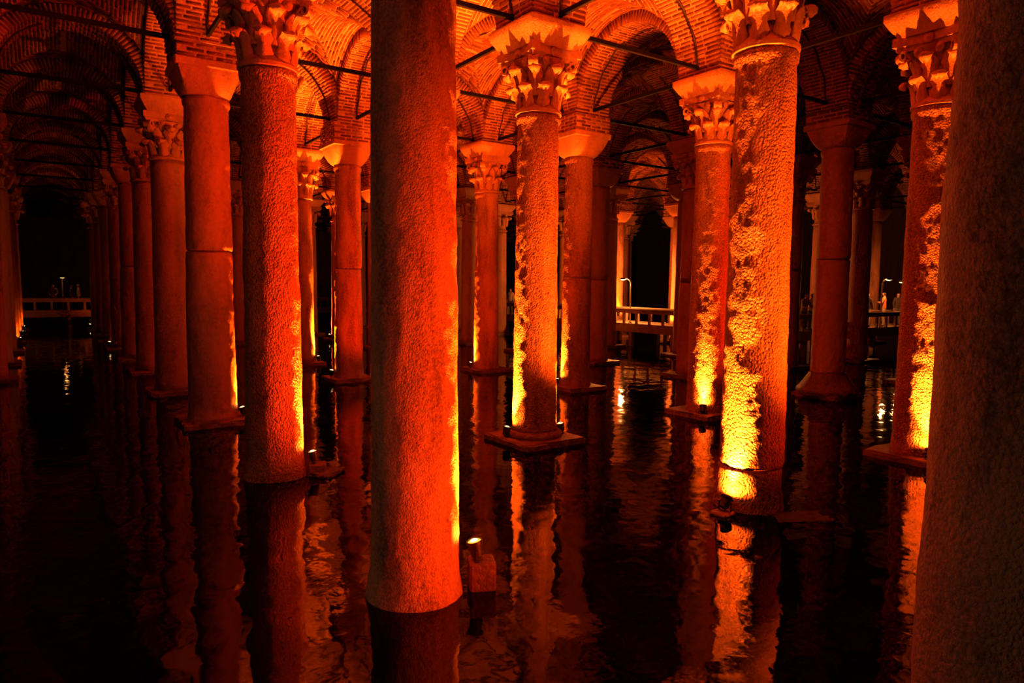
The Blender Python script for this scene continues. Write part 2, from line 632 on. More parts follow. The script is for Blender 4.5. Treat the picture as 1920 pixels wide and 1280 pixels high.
arch_objs = []
pier_me = {}
for i in I_RANGE:
    for j in J_RANGE:
        x, y = vx(j), uy(i)
        # arch across the long aisle (span along X) from (i,j) to (i,j+1)
        if j + 1 in J_RANGE:
            La = vx(j + 1) - x
            cx = x + La / 2
            if in_frame([(x, y, ZS), (cx, y, ZS + 2), (x + La, y, ZS), (cx, y, ZS)]) or (abs(i) <= 2 and abs(j) <= 2):
                o = link('arch', cached(('ac', La), lambda: arch_core(La)), ceiling, (cx, y, ZS))
                place_bricks(o, 'arch', La, 0, Matrix.Translation((cx, y, ZS)))
                link('cable', cached(('cb', La), lambda: arch_cable(La)), o)
                rod = MB(); rod.cbox((0, 0, 0), (La / 2 - 0.5, 0.032, 0.045), 0.006)
                link('tie_rod', cached(('rod', La), lambda: rod.mesh('tie_rod', MAT['iron'])), ceiling, (cx, y, ZS + 0.16))
        if i + 1 in I_RANGE:
            cy = y + SU / 2
            if in_frame([(x, y, ZS), (x, cy, ZS + 2), (x, y + SU, ZS), (x, cy, ZS)]) or (abs(i) <= 2 and abs(j) <= 2):
                o = link('arch', cached(('ac', SU), lambda: arch_core(SU)), ceiling, (x, cy, ZS), (0, 0, PI / 2))
                place_bricks(o, 'arch', SU, 0, Matrix.Translation((x, cy, ZS)) @ Matrix.Rotation(PI / 2, 4, 'Z'))
                link('cable', cached(('cb', SU), lambda: arch_cable(SU)), o)
                rod = MB(); rod.cbox((0, 0, 0), (SU / 2 - 0.5, 0.032, 0.045), 0.006)
                link('tie_rod', cached(('rod', SU), lambda: rod.mesh('tie_rod', MAT['iron'])), ceiling, (x, cy, ZS + 0.16), (0, 0, PI / 2))
        if i + 1 in I_RANGE and j + 1 in J_RANGE:
            La = vx(j + 1) - x
            cx, cy = x + La / 2, y + SU / 2
            if in_frame([(x, y, ZS), (x + La, y, ZS), (x, y + SU, ZS), (x + La, y + SU, ZS), (cx, cy, ZS + 2)]) or (abs(i) <= 2 and abs(j) <= 2):
                o = link('vault', cached(('vs', La), lambda: vault_shell(La, SU)), ceiling, (cx, cy, ZS))
                place_bricks(o, 'vault', La, SU, Matrix.Translation((cx, cy, ZS)))
        # masonry core over each column
        if in_frame([(x, y, ZS), (x, y, ZS + 1)], 400):
            def mk():
                m = MB(); m.box(-AW + 0.01, AW - 0.01, -AW + 0.01, AW - 0.01, 0.0, 1.35)
                return m.mesh('pier', MAT['mortar'])
            link('pier', cached('pier', mk), ceiling, (x, y, ZS))

# ------------------------------------------------------------------ columns
def value_noise(th, z, seed, nth, sz):
    """periodic in angle; th in turns (array), z in metres (array)"""
    rs = np.random.RandomState(seed)
    nz = int(9 / sz) + 4
    g = rs.rand(nz, nth)
    a = (th % 1.0) * nth
    b = np.maximum(z, -0.9 * sz) / sz + 1
    a0 = np.floor(a).astype(int); b0 = np.clip(np.floor(b).astype(int), 0, nz - 2)
    fa = a - a0; fb = b - b0
    fa = fa * fa * (3 - 2 * fa); fb = fb * fb * (3 - 2 * fb)
    a1 = (a0 + 1) % nth; a0 = a0 % nth
    return (g[b0, a0] * (1 - fa) * (1 - fb) + g[b0, a1] * fa * (1 - fb) + g[b0 + 1, a0] * (1 - fa) * fb + g[b0 + 1, a1] * fa * fb) - 0.5

def shaft_mesh(name, R, H, z0, z1, near, seed, mat, amp=0.012, flare=0.05, ragged=0.0):
    """one drum of a shaft from z0 to z1 of a column of height H"""
    nth = 112 if near else 40
    step = 0.045 if near else 0.22
    nz = max(4, int((z1 - z0) / step))
    zz = np.linspace(z0, z1, nz + 1)
    th = np.arange(nth) / nth
    T, Z = np.meshgrid(th, zz)
    Rz = R * (1.055 - 0.125 * (Z / H) - 0.03 * np.sin(PI * Z / H) * 0)
    Rz = Rz + flare * np.clip(1 - Z / 0.45, 0, 1) ** 2
    top = np.clip((Z - (H - 0.16)) / 0.03, 0, 1) * np.clip((H - 0.015 - Z) / 0.03 + 1, 0, 1)
    Rz = Rz + 0.035 * top
    d = amp * 1.6 * value_noise(T, Z, seed, 7, 0.55) + amp * value_noise(T, Z, seed + 1, 17, 0.17)
    if near:
        d = d + amp * 0.7 * value_noise(T, Z, seed + 2, 41, 0.065)
    # chipped bits at the drum ends
    edge = np.minimum(Z - z0, z1 - Z)
    d = d - 0.03 * np.clip(1 - edge / 0.035, 0, 1) * (0.35 + np.clip(value_noise(T, Z * 0 + z0, seed + 5, 15, 1.0) * 3, 0, 1))
    Rr = Rz + d
    zoff = ragged * value_noise(T, Z * 0 + 1, seed + 9, 9, 1.0) * ((Z == z1) * 1.0 + (Z == z0) * 1.0)
    X = Rr * np.cos(2 * PI * T); Y = Rr * np.sin(2 * PI * T)
    v = np.stack([X, Y, Z + zoff], -1).reshape(-1, 3)
    q = np.arange(nz)[:, None] * nth + np.arange(nth)[None]
    q2 = np.arange(nz)[:, None] * nth + (np.arange(nth)[None] + 1) % nth
    f = np.stack([q, q2, q2 + nth, q + nth], -1).reshape(-1, 4).tolist()
    f.append(list(reversed(range(nth)))); f.append(list(range(nz * nth, (nz + 1) * nth)))
    me = mesh_from(name, v.tolist(), f, mat, True)
    for p in list(me.polygons)[-2:]:
        p.use_smooth = False
    return me

# --- carved capital pieces (height 1.05 at scale 1)
def leaf_mesh():
    cen = [(0.000, 0.00), (0.020, 0.12), (0.030, 0.24), (0.055, 0.36), (0.105, 0.45), (0.175, 0.47), (0.215, 0.42), (0.205, 0.35)]
    wid = [0.085, 0.128, 0.092, 0.140, 0.105, 0.128, 0.085, 0.03]
    na = 6
    vv = []
    for side in (0, 1):
        for (y, z), w in zip(cen, wid):
            for k in range(na + 1):
                t = -1 + 2 * k / na
                bulge = 0.030 * (1 - t * t) + (0.014 if k == na // 2 else 0) - 0.02 * abs(t) ** 3
                groove = -0.010 if k in (1, na - 1) else 0
                yy = y + bulge + groove - (0.045 if side else 0)
                vv.append((t * w, yy, z - 0.03 * abs(t) ** 2 * (1 if z > 0.3 else 0)))
    n = len(cen); m = na + 1
    ff = []
    for q in range(n - 1):
        for k in range(na):
            a = q * m + k
            ff.append((a, a + 1, a + m + 1, a + m))
            b = n * m + a
            ff.append((b, b + m, b + m + 1, b + 1))
    for q in range(n - 1):
        a = q * m; b = n * m + a
        ff.append((a, a + m, b + m, b))
        a = q * m + na; b = n * m + a
        ff.append((a, b, b + m, a + m))
    for k in range(na):
        a = (n - 1) * m + k; b = n * m + a
        ff.append((a, a + 1, b + 1, b))
    return mesh_from('leaf', vv, ff, MAT['carved'], True)

def bell_mesh():
    mb = MB()
    mb.lathe([(0.385, 0.0), (0.43, 0.015), (0.43, 0.06), (0.395, 0.075), (0.335, 0.16), (0.335, 0.46), (0.36, 0.62), (0.43, 0.78), (0.50, 0.86)], 32)
    return smooth_angle(mb.mesh('bell', MAT['carved'], True), 50)

def volute_mesh():
    """strap that leaves the bell and rolls up under the abacus corner (local +y is outward)"""
    path = []
    for t in np.linspace(0, 1, 7):
        path.append((0.40 + 0.20 * t ** 1.6, 0.52 + 0.27 * t))
    cx, cz, r0 = 0.625, 0.735, 0.085
    for k in range(13):
        a = PI * 0.72 - k * PI / 6.2
        r = r0 * (1 - k / 16)
        path.append((cx + r * math.cos(a), cz + r * math.sin(a)))
    vv, ff = [], []
    n = len(path)
    for i, (y, z) in enumerate(path):
        y2, z2 = path[min(i + 1, n - 1)]; y1, z1 = path[max(i - 1, 0)]
        ty, tz = y2 - y1, z2 - z1
        l = math.hypot(ty, tz) or 1
        ny, nz = tz / l * 0.018, -ty / l * 0.018
        w = 0.055 + 0.03 * min(1, i / 6)
        for (sx, sn) in ((-1, 1), (1, 1), (1, -1), (-1, -1)):
            vv.append((sx * w, y + sn * ny, z + sn * nz))
    for i in range(n - 1):
        for q in range(4):
            a, b = i * 4 + q, i * 4 + (q + 1) % 4
            ff.append((a, b, b + 4, a + 4))
    ff.append((3, 2, 1, 0)); ff.append(tuple((n - 1) * 4 + q for q in range(4)))
    return smooth_angle(mesh_from('volute', vv, ff, MAT['carved'], True), 50)

def abacus_mesh():
    """slab with hollowed sides"""
    out = []
    for s in range(4):
        a = s * PI / 2
        for k in range(9):
            t = -1 + 2 * k / 9
            x, y = t * 0.56, -0.56 + 0.10 * (1 - t * t)
            out.append((x * math.cos(a) - y * math.sin(a), x * math.sin(a) + y * math.cos(a)))
    n = len(out)
    vv, ff = [], []
    prof = [(0.90, 0.84), (0.93, 0.90), (1.0, 0.915), (1.0, 1.03), (0.98, 1.05)]
    for s, z in prof:
        vv += [(x * s, y * s, z) for x, y in out]
    for q in range(len(prof) - 1):
        for k in range(n):
            ff.append((q * n + k, q * n + (k + 1) % n, (q + 1) * n + (k + 1) % n, (q + 1) * n + k))
    ff.append(tuple(reversed(range(n)))); ff.append(tuple(range((len(prof) - 1) * n, len(prof) * n)))
    return smooth_angle(mesh_from('abacus', vv, ff, MAT['carved'], True), 35)

def boss_mesh():
    mb = MB()
    n = 10
    prof = [(0.075, 0.0), (0.08, 0.03), (0.06, 0.055), (0.035, 0.05), (0.03, 0.075), (0.001, 0.08)]
    mb.lathe(prof, n, axis=Matrix.Rotation(-PI / 2, 3, 'X'))
    return mb.mesh('boss', MAT['carved'], True)

def impost_mesh(b, t, h):
    """flared block from half-width b to t, with a plain band at the top"""
    vv, ff = [], []
    prof = [(b, 0), (b + 0.015, 0.05), (b + (t - b) * 0.45, h * 0.32), (b + (t - b) * 0.85, h * 0.60), (t, h * 0.72), (t, h - 0.015), (t - 0.012, h)]
    m = 6
    for w, z in prof:
        for s in range(4):
            a = s * PI / 2
            for k in range(m):
                tt = -1 + 2 * k / m
                if k == 0:
                    tt = -0.97
                x, y = tt * w, -w
                if k == 0:
                    y = -w * 0.985
                vv.append((x * math.cos(a) - y * math.sin(a), x * math.sin(a) + y * math.cos(a), z))
    n = 4 * m
    for q in range(len(prof) - 1):
        for k in range(n):
            ff.append((q * n + k, q * n + (k + 1) % n, (q + 1) * n + (k + 1) % n, (q + 1) * n + k))
    ff.append(tuple(reversed(range(n)))); ff.append(tuple(range((len(prof) - 1) * n, len(prof) * n)))
    return smooth_angle(mesh_from('impost', vv, ff, MAT['carved'], True), 30)

def cushion_mesh(r, t, h, pw=0.6):
    """plain capital: round below, square above, swelling profile"""
    n = 48
    vv, ff = [], []
    prof = [(0, 0.0), (0.03, 0.05), (0.10, 0.12), (0.30, 0.32), (0.55, 0.55), (0.80, 0.78), (0.95, 0.92), (1.0, 1.0)]
    for s, zf in prof:
        for k in range(n):
            a = 2 * PI * k / n
            c, si = math.cos(a), math.sin(a)
            sq = min(1 / max(abs(c), 1e-6), 1 / max(abs(si), 1e-6)) * t
            sq = min(sq, t * 1.36)
            f = s ** pw
            rr = r * (1 - f) + sq * f
            vv.append((rr * c, rr * si, zf * h))
    for q in range(len(prof) - 1):
        for k in range(n):
            ff.append((q * n + k, q * n + (k + 1) % n, (q + 1) * n + (k + 1) % n, (q + 1) * n + k))
    ff.append(tuple(reversed(range(n)))); ff.append(tuple(range((len(prof) - 1) * n, len(prof) * n)))
    return smooth_angle(mesh_from('capital', vv, ff, MAT['carved'], True), 45)

def slab_mesh(name, hx, hy, h, seed, mat, jag=0.02):
    """rough square slab with bevelled, broken edges"""
    bm = bmesh.new()
    bmesh.ops.create_cube(bm, size=2.0)
    bmesh.ops.subdivide_edges(bm, edges=[e for e in bm.edges if abs(e.verts[0].co.z - e.verts[1].co.z) < 0.1], cuts=5, use_grid_fill=True)
    for v in bm.verts:
        v.co = Vector((v.co.x * hx, v.co.y * hy, v.co.z * h / 2))
    bmesh.ops.bevel(bm, geom=[e for e in bm.edges if e.calc_face_angle(0) > 1.0], offset=0.022, segments=2, affect='EDGES')
    r = random.Random(seed)
    for v in bm.verts:
        if abs(v.co.x) > hx * 0.75 or abs(v.co.y) > hy * 0.75:
            v.co.x += r.uniform(-jag, jag); v.co.y += r.uniform(-jag, jag); v.co.z += r.uniform(-jag, jag) * 0.5
    me = bpy.data.meshes.new(name)
    bm.to_mesh(me); bm.free()
    me.materials.append(mat)
    return smooth_angle(me, 50)

LEAF, BELL, VOL, ABA, BOSS = leaf_mesh(), bell_mesh(), volute_mesh(), abacus_mesh(), boss_mesh()

def carved_capital(par, z, h, detail, rs=1.0):
    """capital part with its leaves as sub-parts"""
    sz = h / 1.05
    cap = link('capital', BELL, par, (0, 0, z), (0, 0, 0), (rs, rs, sz))
    if detail == 0:
        for k in range(8):
            a = k * PI / 4
            link('leaf', LEAF, cap, (0.40 * math.cos(a + PI / 2), 0.40 * math.sin(a + PI / 2), 0.28), (0, 0, a), (1.15, 1.2, 1.05))
        link('abacus', ABA, cap)
        return cap
    for k in range(8):
        a = k * PI / 4 + PI / 8
        link('leaf', LEAF, cap, (0.365 * math.cos(a + PI / 2), 0.365 * math.sin(a + PI / 2), 0.075), (0, 0, a), (0.98, 1.0, 0.80))
    for k in range(8):
        a = k * PI / 4
        link('leaf', LEAF, cap, (0.345 * math.cos(a + PI / 2), 0.345 * math.sin(a + PI / 2), 0.27), (0, 0, a), (1.05, 1.3, 1.0))
    for k in range(4):
        link('volute', VOL, cap, (0, 0, 0.02), (0, 0, k * PI / 2 + PI / 4))
    for k in range(4):
        a = k * PI / 2
        for t in (-1, 1):
            link('boss', BOSS, cap, (-0.415 * math.sin(a) + t * 0.17 * math.cos(a), 0.415 * math.cos(a) + t * 0.17 * math.sin(a), 0.80), (0, 0, a))
        link('boss', BOSS, cap, (-0.44 * math.sin(a), 0.44 * math.cos(a), 0.965), (0, 0, a), (1.2, 1.0, 1.0))
    link('abacus', ABA, cap)
    return cap

COLS = {}
def column(i, j, label, style='carved', off=(0, 0), R=0.405, hs=6.12, joints=(), base='slab', near=False, mat='marble', seed=None, amp=0.012, slab=None, group='marble columns of the cistern'):
    x, y = vx(j) + off[0], uy(i) + off[1]
    seed = seed if seed is not None else (i * 31 + j * 7 + 100)
    t = empty('column', (x, y, 0))
    tag(t, label, 'column', group, 'thing')
    zb = -0.5
    zbase = zb
    if base in ('slab', 'torus', 'attic'):
        hx = slab if slab else 0.66
        sl = link('plinth', slab_mesh('plinth', hx, hx, 0.66, seed, MAT['plinth']), t, (0, 0, 0.10 - 0.33 + 0.01))
        zbase = 0.08
    if base == 'torus':
        mb = MB()
        mb.lathe([(R * 1.05 + 0.10, 0.08), (R * 1.05 + 0.12, 0.13), (R * 1.05 + 0.11, 0.19), (R * 1.05 + 0.07, 0.225), (R * 1.05 + 0.02, 0.24)], 48)
        link('base', smooth_angle(mb.mesh('base', MAT['plinth'], True), 60), t)
        zbase = 0.22
    if base == 'attic':
        mb = MB()
        q = R * 1.02
        mb.lathe([(q + 0.33, 0.08), (q + 0.36, 0.14), (q + 0.35, 0.22), (q + 0.30, 0.28), (q + 0.20, 0.40), (q + 0.10, 0.56), (q + 0.05, 0.62), (q + 0.04, 0.68)], 48)
        link('base', smooth_angle(mb.mesh('base', MAT['plinth'], True), 60), t)
        zbase = 0.66
    cuts = [zbase] + list(joints) + [hs]
    for k in range(len(cuts) - 1):
        a = cuts[k] + (0.008 if k else 0)
        b = cuts[k + 1] - (0.008 if k < len(cuts) - 2 else 0)
        far_key = None
        me = shaft_mesh('shaft', R, hs, a, b, near, seed + 13 * k, MAT[mat], amp)
        link('shaft', me, t, (0.012 * k, -0.01 * k, 0))
    if joints:
        mb = MB(); mb.lathe([(R * 0.93, zbase + 0.05), (R * 0.85, hs - 0.05)], 24)
        mb.build('joint_core', MAT['plinth'], t, True)
    if style == 'carved':
        hi = 0.40
        carved_capital(t, hs - 0.01, ZS - hi - hs + 0.02, 1 if near or (project((x, y, 6)) or (0,0,99))[2] < 33 else 0, R / 0.405)
        link('impost', cached('impost', lambda: impost_mesh(0.52, 0.69, 0.40)), t, (0, 0, ZS - hi))
    else:
        h1, h2 = 0.50, 0.15
        link('capital', cached(('cush', R), lambda: cushion_mesh(R * 0.95, 0.60, h1, 0.5)), t, (0, 0, hs - 0.005))
        sb = MB(); sb.cbox((0, 0, h2 / 2), (0.645, 0.645, h2 / 2), 0.02)
        link('impost', cached('slab2', lambda: sb.mesh('impost', MAT['carved'])), t, (0, 0, hs + h1 - 0.006))
        hb = ZS - hs - h1 - h2 + 0.01
        if hb > 0.02:
            def mk():
                m = MB(); m.box(-0.60, 0.60, -0.60, 0.60, 0, hb); return m.mesh('brick_stub', MAT['mortar'])
            st = link('brick_stub', cached(('stub', round(hb, 3)), mk), t, (0, 0, ZS - hb))
            bb = []
            nc = max(1, round(hb / 0.09))
            for q in range(nc):
                z0 = hb * (q + 0.22) / nc; z1 = hb * (q + 0.78) / nc
                for sd in range(4):
                    ca, sa = math.cos(sd * PI / 2), math.sin(sd * PI / 2)
                    xs = -0.61 + (0.18 if q % 2 else 0.0)
                    while xs < 0.55:
                        xe = min(xs + 0.33, 0.61)
                        bb.append([(px * ca - py * sa, px * sa + py * ca, pz) for px, py, pz in ((xs + 0.015, -0.612, z0), (xe - 0.015, -0.612, z0), (xe - 0.015, -0.5, z0), (xs + 0.015, -0.5, z0), (xs + 0.015, -0.612, z1), (xe - 0.015, -0.612, z1), (xe - 0.015, -0.5, z1), (xs + 0.015, -0.5, z1))])
                        xs += 0.36
            bo = link('brickwork', cached(('stubb', round(hb, 3)), lambda: boxes_mesh('brickwork', np.array(bb), np.random.RandomState(3).rand(len(bb)), MAT['brick'])), st)
            bo['kind'] = 'stuff'
    COLS[(i, j)] = (t, x, y, R)
    return t

NEARCOLS = {
    (0, 0): dict(off=(0.26, -0.14), near=True, base='none'),
    (1, 0): dict(off=(0.03, 0.03), near=True, base='none', R=0.408),
    (2, 0): dict(off=(0.03, 0.12), near=True, base='none', mat='chipped', R=0.41),
    (3, 0): dict(off=(0.05, 0.12), near=True, style='plain', hs=6.72, R=0.455, joints=(3.62,), mat='smooth_marble'),
    (4, 0): dict(off=(0, 0.1), R=0.44, mat='smooth_marble'),
    (5, 0): dict(off=(0, 0.1), mat='smooth_marble'),
    (6, 0): dict(style='plain', hs=6.6, joints=(3.5,), mat='smooth_marble'),
    (1, 1): dict(off=(0.15, -0.03), near=True, base='none', mat='chipped', joints=(0.58,), hs=6.05),
    (2, 1): dict(off=(-0.08, -0.10), near=True, base='torus', mat='chipped', hs=6.12, slab=0.70),
    (3, 1): dict(),
    (0, 1): dict(),
    (0, 2): dict(),
    (1, 3): dict(),
    (4, 1): dict(off=(-0.06, 0.06), style='plain', hs=6.5, joints=(3.42,), near=True),
    (5, 1): dict(hs=5.95),
    (1, 2): dict(near=True, mat='chipped', hs=6.07),
    (2, 2): dict(near=True, mat='chipped', hs=6.18),
    (3, 2): dict(off=(-0.06, -0.08), style='plain', hs=6.57, joints=(3.2,), near=True, mat='chipped'),
    (4, 2): dict(off=(-0.12, -0.1), near=True, hs=6.06),
    (2, 3): dict(off=(0.12, 0.04), style='plain', hs=6.7, base='attic', joints=(3.75,), near=True, mat='smooth_marble', R=0.43),
    (3, 3): dict(off=(-0.06, 0), joints=(3.1,), mat='smooth_marble'),
    (4, 3): dict(off=(-0.05, -0.12), style='plain', hs=6.7, joints=(3.2,), mat='smooth_marble'),
    (3, 4): dict(off=(0.12, -0.12), mat='smooth_marble', joints=(3.6,)),
    (3, 5): dict(off=(-0.12, -0.12), mat='smooth_marble'),
    (4, 7): dict(style='plain', hs=6.6),
    (6, 5): dict(style='plain', hs=6.6),
}
LABELS = {
    (0, 0): 'huge rough brown column cut off by the right picture edge',
    (1, 0): 'big front column with an orange lit face, capital out of the picture',
    (2, 0): 'rough column with a carved leaf capital, next left of the big front column',
    (3, 0): 'thick smooth column with a plain capital and a cracked joint at mid height',
    (4, 0): 'dim carved-capital column just left of the thick cracked column',
    (5, 0): 'dim slimmer column, second to the left of the thick cracked column',
    (6, 0): 'dim jointed plain-capital column, third to the left of the thick cracked column',
    (7, 0): 'dim column, fourth to the left of the thick cracked column',
    (8, 0): 'thin dark column, fifth to the left of the thick cracked column',
    (9, 0): 'thin dark column, last but one before the dim railing of the left aisle',
    (10, 0): 'last thin column right of the dim railing closing the left aisle',
    (5, -1): 'dark column cut by the left picture edge, nearest of the far-left row',
    (6, -1): 'dark column of the far-left row, second from the nearest',
    (7, -1): 'dark column of the far-left row, third from the nearest',
    (8, -1): 'dark far-left row column with a small floodlight, nearest of the three lit ones',
    (9, -1): 'dark far-left row column with a faint glow, middle of the three lit ones',
    (10, -1): 'last column left of the dim railing closing the left aisle',
    (0, 1): 'column out of view behind the photographer, facing the big front column',
    (0, 2): 'column out of view to the right, in line with the yellow-footed column by the edge',
    (1, 3): 'column out of view to the right, beyond the column by the edge',
    (1, 1): 'chipped column covered in yellow light flecks, brightest foot in the picture',
    (2, 1): 'central carved-capital column on a round base and square plinth, floodlight on each side',
    (3, 1): 'column almost wholly hidden behind the big front column',
    (4, 1): 'red jointed column with a bright bowl-shaped capital left of the big front column',
    (5, 1): 'slim red column just right of the rough carved-capital column',
    (7, 1): 'sliver of a red column between the thick cracked column and the rough one',
    (1, 2): 'carved-capital column with a yellow foot, beside the brown column at the edge',
    (2, 2): 'carved-capital column with a yellow foot, just left of the brightest flecked column',
    (3, 2): 'jointed plain-capital column close behind the right side of the central column',
    (4, 2): 'slender red carved-capital column between the big front column and the central column',
    (4, 3): 'dull red plain-capital column, second to the right of the central column',
    (2, 3): 'dark red jointed column on a flared round base, right of the brightest flecked column',
    (3, 3): 'dim jointed column tucked against the left side of the yellow-footed column',
    (3, 4): 'dim column squeezed between the brightest flecked column and the flared-base column',
    (3, 5): 'dim carved-capital column just right of the flared-base column',
    (2, 4): 'dark sliver of a column against the left side of the column by the edge',
    (6, 2): 'sliver of a bright yellow-footed column touching the left side of the big front column',
    (7, 2): 'thin red column just left of the bowl-capital column',
    (8, 2): 'thin dark column left of the thin red one beside the bowl-capital column',
    (9, 3): 'far thin column in the gap between the bowl-capital column and the big front column',
    (6, 3): 'dark column showing at the right side of the big front column',
    (8, 4): 'far sliver of a column touching the right side of the big front column',
    (5, 3): 'carved capital peeping out left of the central column shaft',
    (7, 4): 'far dark column touching the left side of the central column',
    (7, 5): 'far sliver of a column touching the right side of the central column',
    (5, 4): 'dark column at the left side of the gap with the bright railing',
    (6, 5): 'distant column with a flame-like orange glow behind the bright railing, left end',
    (5, 5): 'distant column lit orange along one edge behind the bright railing, right end',
    (4, 4): 'dark column at the right side of the gap with the bright railing',
    (6, 6): 'far column hidden but for a strip beside the orange-edged distant column',
    (7, 6): 'far dim column standing in the dark gap above the bright railing, left one',
    (8, 7): 'farthest dim column in the dark gap above the bright railing',
    (4, 6): 'far dark column touching the left side of the flared-base column',
    (4, 7): 'far plain-capital column above the visitor in the orange shirt',
}
for (i, j), lab in LABELS.items():
    st = 'plain' if (i * 3 + j * 5) % 4 == 0 else 'carved'
    kw = dict(NEARCOLS.get((i, j), dict(mat='smooth_marble', style=st, hs=(6.6 if st == 'plain' else 6.1))))
    column(i, j, lab, **kw)

# ------------------------------------------------------------------ floodlights at the column feet
def disc_axis(tilt_dir, tilt):
    """rotation that leans the local z axis by tilt towards the ground direction tilt_dir"""
    d = Vector((tilt_dir[0], tilt_dir[1], 0)).normalized()
    ax = Vector((0, 0, 1)).cross(d)
    return Matrix.Rotation(tilt, 3, ax)

def floodlight(col, ang, dist, z, watts, beam, label, tilt=12, aim=1, cone=168, rgb=LIGHT_RGB, s=1.0, lens='lens'):
    """ang: direction from the column axis to the lamp, degrees from +X; z: height of the stand under the lamp"""
    t0, cx, cy, R = COLS[col]
    a = math.radians(ang)
    d = Vector((math.cos(a), math.sin(a), 0))
    p = Vector((cx, cy, 0)) + d * dist
    root = empty('floodlight', (p.x, p.y, 0), a)
    tag(root, label, 'floodlight', 'floodlights at the column feet', 'thing')
    mb = MB()
    if z != 0.115:
        mb.cbox((0.06, 0, (z - 0.30) / 2), (0.13 * s, 0.13 * s, (z + 0.30) / 2), 0.02)
        mb.build('block', MAT['plinth'], root)
    ax = disc_axis((-1, 0), math.radians(tilt))
    org = Vector((0, 0, z + 0.11 * s))
    mb = MB()
    mb.lathe([(0.045 * s, -0.085 * s), (0.062 * s, -0.07 * s), (0.07 * s, 0.05 * s), (0.082 * s, 0.055 * s), (0.082 * s, 0.085 * s), (0.072 * s, 0.085 * s), (0.070 * s, 0.072 * s)], 20, axis=ax, org=org)
    link('housing', smooth_angle(mb.mesh('housing', MAT['housing'], True), 40), root)
    mb = MB()
    mb.lathe([(0.070 * s, 0.070 * s), (0.058 * s, 0.080 * s), (0.03 * s, 0.086 * s), (0.002, 0.088 * s)], 20, axis=ax, org=org)
    mb.build('lens', MAT[lens], root, True)
    mb = MB()
    mb.lathe([(0.036 * s, 0.084 * s), (0.030 * s, 0.092 * s), (0.002, 0.095 * s)], 14, axis=ax, org=org)
    mb.build('bulb', MAT['bulb'], root, True)
    mb = MB()
    for sy in (-1, 1):
        mb.box(-0.012, 0.012, sy * 0.088 * s - 0.006, sy * 0.088 * s + 0.006, z - 0.002, z + 0.12 * s)
    mb.box(-0.02, 0.02, -0.094 * s, 0.094 * s, z - 0.004, z + 0.008)
    mb.build('bracket', MAT['housing'], root)
    zl = ax @ Vector((0, 0, 1))
    bz = disc_axis((-1, 0), math.radians(aim)) @ Vector((0, 0, 1))
    for nm, en, cn, bl, dirv in (('flood_spill', watts, cone, 0.6, zl), ('flood_beam', beam, 66, 1.0, bz)):
        if en <= 0:
            continue
        ld = bpy.data.lights.new(nm, 'SPOT')
        ld.energy = en * POWER
        ld.color = rgb
        ld.spot_size = math.radians(cn)
        ld.spot_blend = bl
        ld.shadow_soft_size = 0.04
        lo = bpy.data.objects.new(nm, ld)
        C.objects.link(lo)
        lo.parent = root
        lo.location = org + zl * 0.13 * s
        lo.rotation_euler = dirv.to_track_quat('-Z', 'Y').to_euler()
    return root

def wash(col, ang, az, el, cone, watts, rgb, label):
    """unseen square flood, put in to light columns across the aisle"""
    t0, cx, cy, R = COLS[col]
    a = math.radians(ang)
    p = Vector((cx + 1.0 * math.cos(a), cy + 1.0 * math.sin(a), 0))
    root = empty('floodlight', p, math.radians(az))
    tag(root, label, 'floodlight', 'red wash floodlights', 'thing')
    mb = MB(); mb.cbox((0, 0, -0.10), (0.14, 0.16, 0.22), 0.02); mb.build('block', MAT['plinth'], root)
    tl = Matrix.Rotation(math.radians(90 - el), 3, 'Y')
    org = Vector((0, 0, 0.27))
    hb = MB(); hb.cbox((0, 0, 0), (0.09, 0.13, 0.05), 0.012)
    h = hb.build('housing', MAT['housing'], root, loc=org); h.rotation_euler = tl.to_euler()
    lb = MB(); lb.cbox((0, 0, 0.053), (0.078, 0.118, 0.004), 0.002)
    l = lb.build('lens', MAT['lens'], root, loc=org); l.rotation_euler = tl.to_euler()
    mb = MB(); mb.box(-0.02, 0.02, -0.145, -0.133, 0.12, 0.28); mb.box(-0.02, 0.02, 0.133, 0.145, 0.12, 0.28); mb.build('bracket', MAT['housing'], root)
    ld = bpy.data.lights.new('wash_beam', 'SPOT')
    ld.energy = watts * POWER
    ld.color = rgb
    ld.spot_size = math.radians(cone)
    ld.spot_blend = 0.7
    ld.shadow_soft_size = 0.12
    lo = bpy.data.objects.new('wash_beam', ld)
    C.objects.link(lo); lo.parent = root
    d = tl @ Vector((0, 0, 1))
    lo.location = org + d * 0.12
    lo.rotation_euler = d.to_track_quat('-Z', 'Y').to_euler()
    return root

